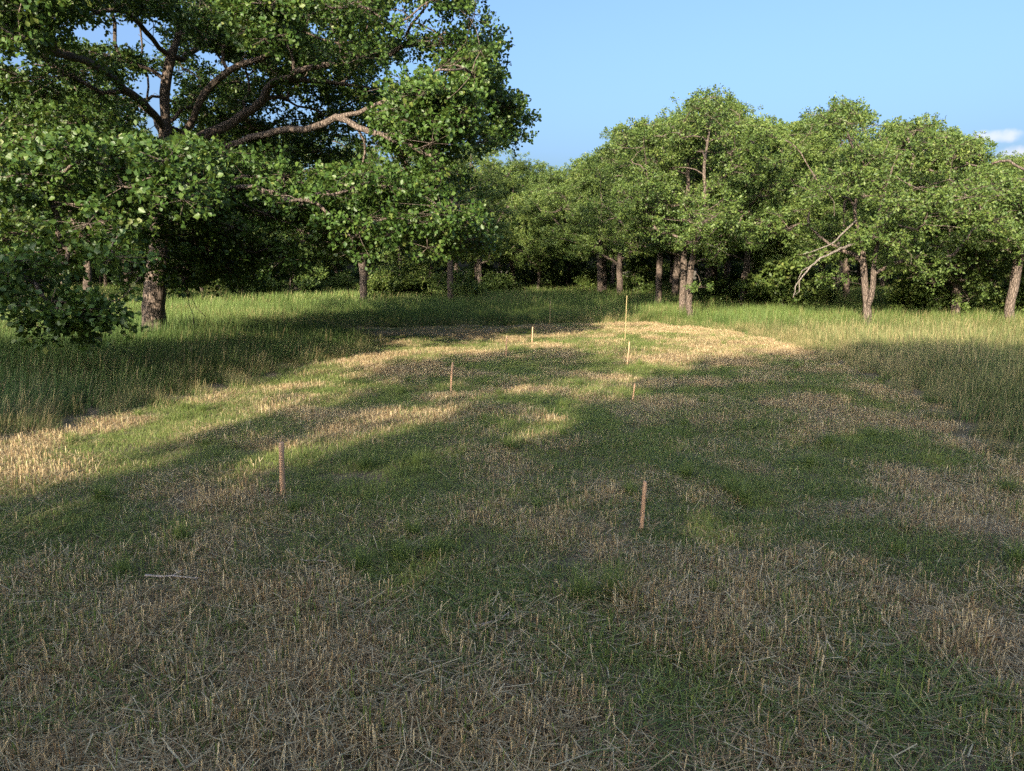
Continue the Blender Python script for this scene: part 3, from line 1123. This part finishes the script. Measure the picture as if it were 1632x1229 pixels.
def lit_prune(C):
    drop = np.zeros(len(C), bool)
    for dz, ds in ((-0.32, 0), (-0.16, 0.2), (-0.16, -0.2), (0.0, 0.25), (0.0, -0.25), (0.16, 0.2), (0.16, -0.2), (0.32, 0)):
        gx_, gy_ = C[:, 0] + SX * (C[:, 2] + dz) + ds, C[:, 1] + SY * (C[:, 2] + dz)
        for ip_, poly in enumerate(LIT):
            if ip_ in (0, 3) or (abs(dz) < 0.2 and ds >= 0):
                drop |= in_poly(gx_, gy_, poly)
        drop |= gy_ > np.where(gx_ < -2.5, 16.0, 15.2) + 0.5 * np.sin(gx_ * 1.3)
    return drop


rb = np.random.default_rng(17)
BEHIND = []
for k_, t_k in enumerate((-12.5, -7.5, -2.5, 2.5, 7.5, 12.5)):
    BEHIND.append((-7.2 + 0.92 * t_k + (0.8 if k_ % 2 else -0.4), -11.0 - 0.39 * t_k + (0.9 if k_ % 2 else -1.0)))
# crown clusters stand where the shaded parts of the grass look towards the sun
ga, gb = np.meshgrid(np.arange(-14, 15, 0.36), np.arange(-3.0, 19, 0.68))
ga, gb = np.concatenate([ga.ravel(), ga[gb < 3.5] + 0.18]), np.concatenate([gb.ravel(), gb[gb < 3.5] + 0.34])
ga = ga.ravel() + rb.uniform(-0.3, 0.3, ga.size)
gb = gb.ravel() + rb.uniform(-0.5, 0.5, gb.size)
keep = (vnoise(ga * 0.9 + 3, (gb - ga * 0.4) * 0.35, 8) > 0.07) | (gb < 6.5) | (ga > 1.5)
ga, gb = ga[keep], gb[keep]
rowd = 16.8 + rb.normal(size=len(ga)) * 1.3
tt_ = ((ga + 7.2) * 0.39 + (gb + 11.0) * 0.92)           # distance beyond the row of trees
hh_ = (tt_ + rb.normal(size=len(ga)) * 1.1) / COT
CB = np.stack([ga - SX * hh_, gb - SY * hh_, hh_], 1)
ok = (hh_ > 1.7) & (hh_ < 10.8)
CB = CB[ok]
CB = CB[~lit_prune(CB)]
own = np.argmin(np.stack([(CB[:, 0] - x) ** 2 + (CB[:, 1] - y) ** 2 for x, y in BEHIND]), 0)
for k, (x, y) in enumerate(BEHIND):
    cc = CB[own == k]
    if len(cc) < 5:
        continue
    make_tree('oak_tree', 'oak out of view behind the viewpoint, shading the near grass', 'oaks behind the viewpoint', (x, y), float(cc[:, 2].max()), 3.5, 0.2, 80 + k, cb=1.9, tips=8, per_tip=6, leaf=0.245,
              crad=0.58, centres=cc - np.array([x, y, float(gz(x, y))]), thin_twigs=False)


# ------------------------------------------------------------------ grass
def blades(rng, root, az, length, lean, curl, width, segs, blunt=False, dryth=None, seed_head=0.0):
    """ribbons: root (n,3), leaning towards az, bending over by curl"""
    n = len(root)
    t = np.linspace(0, 1, segs + 1)
    ang = lean[:, None] + curl[:, None] * t[None, :]          # angle from vertical along the blade
    step = (length / segs)[:, None]
    dz = np.concatenate([np.zeros((n, 1)), np.cumsum(np.cos(ang[:, :-1]) * step, 1)], 1)
    dr = np.concatenate([np.zeros((n, 1)), np.cumsum(np.sin(ang[:, :-1]) * step, 1)], 1)
    face = az + math.pi / 2 + rng.normal(size=n) * 0.5
    w = np.ones(segs + 1) if blunt else np.clip(1.15 - t ** 1.5, 0.08, 1)
    if seed_head:
        w = np.where(t > 0.72, seed_head, 1.0) * np.where(t > 0.97, 0.3, 1)
    W = width[:, None] * w[None, :] * 0.5
    ctr = np.stack([root[:, 0:1] + dr * np.cos(az)[:, None], root[:, 1:2] + dr * np.sin(az)[:, None], root[:, 2:3] + dz], -1)
    side = np.stack([np.cos(face), np.sin(face), np.zeros(n)], -1)[:, None, :]
    V = np.stack([ctr - side * W[..., None], ctr + side * W[..., None]], 2).reshape(n, -1, 3)
    tt = np.array([q for k in range(segs) for q in ((2 * k, 2 * k + 1, 2 * k + 3), (2 * k, 2 * k + 3, 2 * k + 2))])
    T = tt[None] + (np.arange(n) * 2 * (segs + 1))[:, None, None]
    m = 2 * (segs + 1)
    if dryth is None:
        dryth = rng.random(n)
    return (V.reshape(-1, 3), T.reshape(-1, 3), np.repeat(rng.random(n), m), np.repeat(dryth, m), np.tile(np.repeat(t, 2), n))


def patch(name, mat, parts):
    Vs, Ts, a, b, c, o = [], [], [], [], [], 0
    for V, T, r, d, h in parts:
        Vs.append(V)
        Ts.append(T + o)
        o += len(V)
        a.append(r)
        b.append(d)
        c.append(h)
    me = tri_mesh(name, np.vstack(Vs), np.vstack(Ts), {'rnd': np.concatenate(a), 'dryth': np.concatenate(b), 'h': np.concatenate(c)})
    me.materials.append(mat)
    return bpy.data.objects.new(name, me)


def disc(rng, n, rad):
    r = rad * np.sqrt(rng.random(n))
    a = rng.uniform(0, 6.2832, n)
    return np.stack([r * np.cos(a), r * np.sin(a), np.full(n, -0.01)], 1)


def p_green(rng, rad=0.26, n=330, lo=0.022, hi=0.068):
    L = rng.uniform(lo, hi, n)
    return blades(rng, disc(rng, n, rad), rng.uniform(0, 6.28, n), L, rng.uniform(0.05, 0.6, n), rng.uniform(0.1, 1.2, n), rng.uniform(0.0022, 0.0042, n), 2)


def p_thatch(rng, rad=0.28, n=170):
    long_ = np.where(rng.random(n) < 0.05, 1.7, 1.0)
    root = disc(rng, n, rad)
    root[:, 2] = rng.uniform(0.004, 0.03, n)
    return blades(rng, root, rng.uniform(0, 6.28, n), long_ * rng.uniform(0.03, 0.11, n), rng.uniform(1.15, 1.62, n), rng.uniform(-0.25, 0.35, n), rng.uniform(0.0020, 0.0036, n), 2, True,
                  dryth=rng.random(n) * 0.5)


def p_stub(rng, rad=0.22, n=120, lo=0.03, hi=0.092):
    # stems in small bunches, cut off square
    k = 12
    c = disc(rng, k, rad)
    root = c[rng.integers(0, k, n)] + np.concatenate([rng.normal(size=(n, 2)) * 0.035, np.zeros((n, 1))], 1)
    return blades(rng, root, rng.uniform(0, 6.28, n), rng.uniform(lo, hi, n), np.abs(rng.normal(size=n)) * 0.27, rng.normal(size=n) * 0.2, rng.uniform(0.0026, 0.0045, n), 1, True,
                  dryth=rng.random(n) * 0.75)


def p_clump(rng):
    n = 160
    return blades(rng, disc(rng, n, 0.05), rng.uniform(0, 6.28, n), rng.uniform(0.10, 0.20, n), rng.uniform(0.05, 0.8, n), rng.uniform(0.2, 1.0, n), rng.uniform(0.003, 0.005, n), 3, dryth=rng.uniform(0.75, 1, n))


def p_tall(rng, rad=0.34, n=190, heads=26, lo=0.22, hi=0.50, wide=1.0):
    az = rng.normal(size=n) * 0.9
    g = blades(rng, disc(rng, n, rad), az, rng.uniform(lo, hi, n), rng.uniform(0.02, 0.45, n), rng.uniform(0.4, 1.9, n), wide * rng.uniform(0.0042, 0.0085, n), 3)
    m = heads
    h = blades(rng, disc(rng, m, rad), rng.normal(size=m) * 0.8, rng.uniform(hi * 0.85, hi * 1.25, m), rng.uniform(0.0, 0.25, m), rng.uniform(0.1, 0.6, m), wide * rng.uniform(0.0018, 0.0028, m), 4,
               dryth=rng.uniform(0.0, 0.45, m), seed_head=3.2)
    return [g, h]


def scatter(name, label, mat_patches, pts, idx, rotz, scl, tint, gold, lush_lit):
    """one object; its patches of blades are set out on points with geometry nodes"""
    coll = bpy.data.collections.new(name + '_patches')
    for q, p in enumerate(mat_patches):
        p.name = '%s_patch_%02d' % (name, q)
        coll.objects.link(p)
    me = bpy.data.meshes.new(name)
    me.vertices.add(len(pts))
    me.vertices.foreach_set('co', np.ascontiguousarray(pts, np.float32).ravel())
    for k, a in (('tint', tint), ('gold', gold), ('lush_lit', lush_lit), ('scl', scl), ('rotz', rotz)):
        me.attributes.new(k, 'FLOAT', 'POINT').data.foreach_set('value', np.ascontiguousarray(a, np.float32))
    me.attributes.new('pick', 'INT', 'POINT').data.foreach_set('value', np.ascontiguousarray(idx, np.int32))
    me.update()
    o = obj(name, me)
    ng = bpy.data.node_groups.new(name, 'GeometryNodeTree')
    ng.interface.new_socket('Geometry', in_out='INPUT', socket_type='NodeSocketGeometry')
    ng.interface.new_socket('Geometry', in_out='OUTPUT', socket_type='NodeSocketGeometry')
    N, L = ng.nodes, ng.links
    gi, go = N.new('NodeGroupInput'), N.new('NodeGroupOutput')
    ip = N.new('GeometryNodeInstanceOnPoints')
    ci = N.new('GeometryNodeCollectionInfo')
    ci.inputs['Collection'].default_value = coll
    ci.inputs['Separate Children'].default_value = True
    ci.inputs['Reset Children'].default_value = True

    def na(nm, ty):
        n = N.new('GeometryNodeInputNamedAttribute')
        n.data_type = ty
        n.inputs['Name'].default_value = nm
        return n.outputs['Attribute']
    cx = N.new('ShaderNodeCombineXYZ')
    L.new(na('rotz', 'FLOAT'), cx.inputs['Z'])
    er = N.new('FunctionNodeEulerToRotation')
    L.new(cx.outputs[0], er.inputs[0])
    L.new(gi.outputs[0], ip.inputs['Points'])
    L.new(ci.outputs[0], ip.inputs['Instance'])
    ip.inputs['Pick Instance'].default_value = True
    L.new(na('pick', 'INT'), ip.inputs['Instance Index'])
    L.new(er.outputs[0], ip.inputs['Rotation'])
    L.new(na('scl', 'FLOAT'), ip.inputs['Scale'])
    L.new(ip.outputs[0], go.inputs[0])
    md = o.modifiers.new('scatter', 'NODES')
    md.node_group = ng
    tag(o, label, 'grass', kind='stuff')
    return o


rg = np.random.default_rng(9)


def jitter_grid(x0, x1, y0, y1, step):
    X, Y = np.meshgrid(np.arange(x0, x1, step), np.arange(y0, y1, step))
    X = X.ravel() + rg.uniform(-0.5, 0.5, X.size) * step
    Y = Y.ravel() + rg.uniform(-0.5, 0.5, Y.size) * step
    return X, Y


def in_view(x, y, margin=2.5):
    return (y > -1.5) & (np.abs(x) < 0.72 * np.maximum(y, 0) + margin)


edge_noise = lambda x, y: (fbm(x * 0.9, y * 0.9, 31, 3) - 0.5) * 0.9


def mown_mask(x, y):
    e = edge_noise(x, y)
    return in_poly(x + e, y + e * 0.6, MOWN)


# --- mown grass: low green, thatch lying flat and cut stubble
NV = 4
MIX = [(600, 110, 8), (480, 200, 40), (300, 290, 170), (150, 390, 35)]       # green blades, thatch, stubble: lush, mixed, dry, raked bare
mp = []
for (n_g, n_t, n_s) in MIX:
    for _ in range(NV):
        mp.append(patch('m', M_MOWN, [p_green(rg, 0.25, n_g), p_thatch(rg, 0.26, n_t), p_stub(rg, 0.23, n_s)]))
mp += [patch('c', M_MOWN, [p_clump(rg)]) for _ in range(3)]
NC0 = len(MIX) * NV


def fields(x, y):
    """dryness and lushness of the mown strip"""
    big = fbm(x * 0.45, y * 0.45, 3, 4)
    mid = fbm(x * 1.3, y * 1.1, 4, 4)
    ed = poly_dist(x, y, MOWN)
    stripe = 0.5 + 0.5 * np.sin(ed * 2 * math.pi / 1.25 + 1.2 * big)
    edge = np.exp(-(ed / 0.8) ** 2)
    near = np.clip((5.2 - y) / 2.2, 0, 1)
    right = np.clip((x - 0.8) / 3.0, 0, 1)
    fine = fbm(x * 3.4, y * 3.0, 6, 3)
    dry = 0.225 + 0.9 * (big - 0.5) + 1.8 * (mid - 0.5) + 1.5 * (fine - 0.5) + 0.24 * edge + 0.12 * near + 0.16 * right * stripe + 0.20 * np.clip((y - 14.5) / 4, 0, 1) - 0.12 * np.clip((y - 5) / 2, 0, 1) * np.clip((14.5 - y) / 2, 0, 1)
    return np.clip(dry, 0.04, 0.97), big, mid, ed, near


X, Y = [], []
PT = dict(x=[], y=[], i=[], s=[])


def layer(step, kinds, prob, smin, smax):
    x, y = jitter_grid(-9, 9.5, -1.5, 25.5, step)
    m = in_view(x, y, 2.2) & mown_mask(x, y)
    x, y = x[m], y[m]
    dry, big, mid, ed, near = fields(x, y)
    k = rg.random(len(x)) < prob(x, y, dry, big, mid, near)
    x, y = x[k], y[k]
    PT['x'].append(x)
    PT['y'].append(y)
    PT['i'].append(rg.integers(kinds[0], kinds[1], len(x)))
    PT['s'].append(rg.uniform(smin, smax, len(x)))


x, y = jitter_grid(-9, 9.5, -1.5, 25.5, 0.25)
m = in_view(x, y, 2.2) & mown_mask(x, y)
x, y = x[m], y[m]
dry, big, mid, ed, near = fields(x, y)
score = dry + 0.15 * near + rg.normal(size=len(x)) * 0.12
kind = np.where(score < 0.26, 0, np.where(score < 0.46, 1, 2))
bare_ = fbm(x * 1.7, y * 2.3, 44, 3)
kind = np.where((bare_ > 0.66) & (score > 0.2), 3, kind)
PT['x'].append(x)
PT['y'].append(y)
PT['i'].append(kind * NV + rg.integers(0, NV, len(x)))
PT['s'].append(rg.uniform(0.8, 1.25, len(x)) * (1 + 0.12 * near))
layer(0.75, (NC0, NC0 + 3), lambda x, y, d, b, m, n: np.clip(0.5 - 0.6 * d, 0.03, 0.4), 0.5, 1.0)
cl = np.array([on_ground(*p) for p in ((640, 895), (575, 905), (690, 890), (1185, 800), (1165, 785), (1320, 705), (660, 860), (980, 960), (930, 965), (1000, 975))])
PT['x'].append(cl[:, 0])
PT['y'].append(cl[:, 1])
PT['i'].append(rg.integers(NC0, NC0 + 3, len(cl)))
PT['s'].append(rg.uniform(0.8, 1.2, len(cl)))
x, y = np.concatenate(PT['x']), np.concatenate(PT['y'])
dry, big, mid, ed, near = fields(x, y)
scatter('mown_grass', 'short mown grass, part green and part dry stubble, across the clearing', mp, np.stack([x, y, gz(x, y)], 1), np.concatenate(PT['i']), rg.uniform(0, 6.28, len(x)),
        np.concatenate(PT['s']), np.clip(dry + rg.normal(size=len(x)) * 0.06, 0, 1), np.zeros(len(x)), np.clip(0.5 + 1.6 * (big - 0.5) + rg.normal(size=len(x)) * 0.15, 0, 1))

# --- tall grass left and right of it and under the trees
tp_near = [patch('n', M_TALL, p_tall(rg, 0.38, 270, 26)) for _ in range(6)]
tp_far = [patch('f', M_TALL, p_tall(rg, 0.75, 340, 36, 0.25, 0.5, 1.9)) for _ in range(4)]
xs, ys, ii, sc_ = [], [], [], []
x, y = jitter_grid(-26, 26, 1.0, 30, 0.36)
m = in_view(x, y, 4.0) & ~mown_mask(x, y)
x, y = x[m], y[m]
ed = poly_dist(x, y, MOWN)
xs.append(x)
ys.append(y)
ii.append(rg.integers(0, 6, len(x)))
sc_.append(rg.uniform(0.6, 1.0, len(x)) * np.clip(0.45 + ed * 0.55, 0.45, 1.0))
x, y = jitter_grid(-75, 75, 30, 95, 0.8)
m = in_view(x, y, 5.0)
x, y = x[m], y[m]
xs.append(x)
ys.append(y)
ii.append(rg.integers(6, 10, len(x)))
sc_.append(rg.uniform(0.7, 1.15, len(x)))
x, y = np.concatenate(xs), np.concatenate(ys)
ed = poly_dist(x, y, MOWN)
n1 = fbm(x * 0.35, y * 0.35, 12, 4)
n2 = fbm(x * 1.1, y * 1.1, 13, 3)
rightz = np.clip((x - 3.5) / 2.5, 0, 1) * np.clip((20.5 - y) / 2.5, 0, 1)
tint = 0.04 + 0.4 * (n1 - 0.5) + 0.30 * np.exp(-(ed / 0.6) ** 2) + 0.10 * rightz
gold = np.clip(0.05 + 0.38 * rightz + 0.4 * np.exp(-(ed / 0.6) ** 2) + 0.5 * (n2 - 0.5) * (y < 22), 0, 0.85)
rot = 0.6 + 2.6 * (fbm(x * 0.25, y * 0.25, 14, 2) - 0.5) + rg.normal(size=len(x)) * 0.5
scatter('tall_grass', 'tall uncut meadow grass with seed heads around the mown strip and under the trees', tp_near + tp_far, np.stack([x, y, gz(x, y)], 1), np.concatenate(ii), rot, np.concatenate(sc_),
        np.clip(tint, 0.02, 0.9), gold, np.clip(0.30 + 1.4 * (n2 - 0.5) + 0.65 * np.clip((y - 17) / 5, 0, 1), 0, 1))  # beyond the clearing the green is lightened, painting in the sunlit band


# ------------------------------------------------------------------ stakes
def make_stake(base_px, top_px, w, th, label, mat, group, round_=False, name='wooden_stake', dist=None):
    if dist is None:
        b2 = on_ground(*base_px)
        dist = float(b2[1])
    b = at(base_px[0], base_px[1], dist)
    t = at(top_px[0], top_px[1], dist)
    bz = float(gz(b[0], b[1]))
    axis = t - b
    L = float(np.linalg.norm(axis)) + (float(b[2]) - bz)
    rng = np.random.default_rng(int(base_px[0]))
    if round_:
        pts = np.array([(rng.normal() * 0.002, rng.normal() * 0.002, z) for z in np.linspace(-0.12, L, 9)])
        V, T = tube(pts, np.linspace(w * 0.5, w * 0.42, 9), 8, rng, 0.02)
        me = tri_mesh(name, V, T, smooth=True)
    else:
        # sawn lath: pointed foot in the soil, chamfered edges, slightly uneven top
        c = min(w, th) * 0.14
        ring = [(w / 2 - c, -th / 2), (w / 2, -th / 2 + c), (w / 2, th / 2 - c), (w / 2 - c, th / 2), (-w / 2 + c, th / 2), (-w / 2, th / 2 - c), (-w / 2, -th / 2 + c), (-w / 2 + c, -th / 2)]
        V = [(0, 0, -0.24)]
        zs = [-0.10, L * 0.33, L * 0.66, L - 0.006]
        for z in zs:
            ox, oy = rng.normal() * 0.0012, rng.normal() * 0.0012
            V += [(x + ox, y + oy, z) for x, y in ring]
        V += [(x * 0.82, y * 0.82, L + 0.004 * x / w + rng.normal() * 0.0006) for x, y in ring]
        V.append((0, 0, L + 0.001))
        T = []
        for k in range(8):
            T.append((0, 1 + (k + 1) % 8, 1 + k))
            for r in range(len(zs)):
                a, d = 1 + r * 8 + k, 1 + r * 8 + (k + 1) % 8
                T += [(a, d, d + 8), (a, d + 8, a + 8)]
            e = 1 + len(zs) * 8
            T.append((e + k, e + (k + 1) % 8, len(V) - 1))
        me = tri_mesh(name, np.array(V), np.array(T))
    o = obj(name, me, mat)
    o.location = (b[0], b[1], bz)
    q = Vector(axis).to_track_quat('Z', 'Y')
    e = q.to_euler()
    o.rotation_mode = 'QUATERNION'
    from mathutils import Quaternion
    o.rotation_quaternion = q @ Quaternion((0, 0, 1), float(rng.uniform(-0.6, 0.6)))
    tag(o, label, 'stake', group)
    return o


SG = 'wooden stakes in the mown grass'
make_stake((451, 793), (448, 705), 0.036, 0.024, 'nearest left wooden stake, thickest and upright in the mown grass', M_STAKE, SG)
make_stake((1022, 845), (1028, 767), 0.028, 0.018, 'nearest right wooden stake, tilted right in shaded mown grass', M_STAKE, SG)
make_stake((718, 627), (721, 578), 0.030, 0.018, 'upright wooden stake in the left row, second from the viewer', M_STAKE, SG)
make_stake((1008, 641), (1012, 611), 0.024, 0.016, 'short dim wooden stake at the shadow edge in the right row', M_STAKE, SG)
make_stake((1000, 579), (1003, 545), 0.030, 0.020, 'sunlit wooden stake at the foot of the tall pale pole', M_STAKE, SG)
make_stake((806, 569), (808, 535), 0.036, 0.024, 'wooden stake in the left row, third from the viewer', M_STAKE, SG)
make_stake((848, 544), (849, 521), 0.036, 0.024, 'small far wooden stake at the end of the left row', M_STAKE, SG)
make_stake((876, 524), (877, 480), 0.028, 0.028, 'tall thin brown pole at the far end of the mown grass', M_POLE, None, True, 'marker_pole')
make_stake((996, 547), (999, 471), 0.018, 0.018, 'tallest pole, thin and pale yellow, behind the sunlit stake', M_POLE, None, True, 'marker_pole')


# ------------------------------------------------------------------ fallen sticks
def make_stick(pts_px, r, label):
    pts = []
    for p in pts_px:
        g = on_ground(*p)
        pts.append((g[0], g[1], float(gz(g[0], g[1])) + 0.03))
    pts = np.array(pts)
    o0 = pts[0].copy()
    rng = np.random.default_rng(int(pts_px[0][0]))
    q = resample(pts - o0, 0.05)
    q[1:-1] += rng.normal(size=(len(q) - 2, 3)) * 0.004
    V, T = tube(q, np.linspace(r, r * 0.5, len(q)), 6, rng, 0.05)
    k = len(q) // 2
    side = q[k] + np.array([0.05, 0.04, 0.02])
    V2, T2 = tube(np.array([q[k], (q[k] + side) / 2 + 0.004, side]), np.array([r * 0.5, r * 0.4, r * 0.2]), 5)
    V, T = join([(V, T), (V2, T2)])
    o = obj('fallen_stick', tri_mesh('fallen_stick', V, T, smooth=True), M_STICK)
    o.location = o0
    tag(o, label, 'stick', 'sticks lying in the mown grass')


make_stick([(232, 922), (275, 924), (318, 926)], 0.007, 'straight grey stick lying on a dark thatch patch at left')
make_stick([(757, 1007), (780, 1002), (806, 996)], 0.007, 'short pale stick in the foreground near the middle')
make_stick([(480, 897), (500, 899), (522, 900)], 0.005, 'thin pale stick between the dark patch and the left stake')
make_stick([(948, 942), (980, 955), (1018, 972)], 0.005, 'thin bent stick in green grass below the right stake')
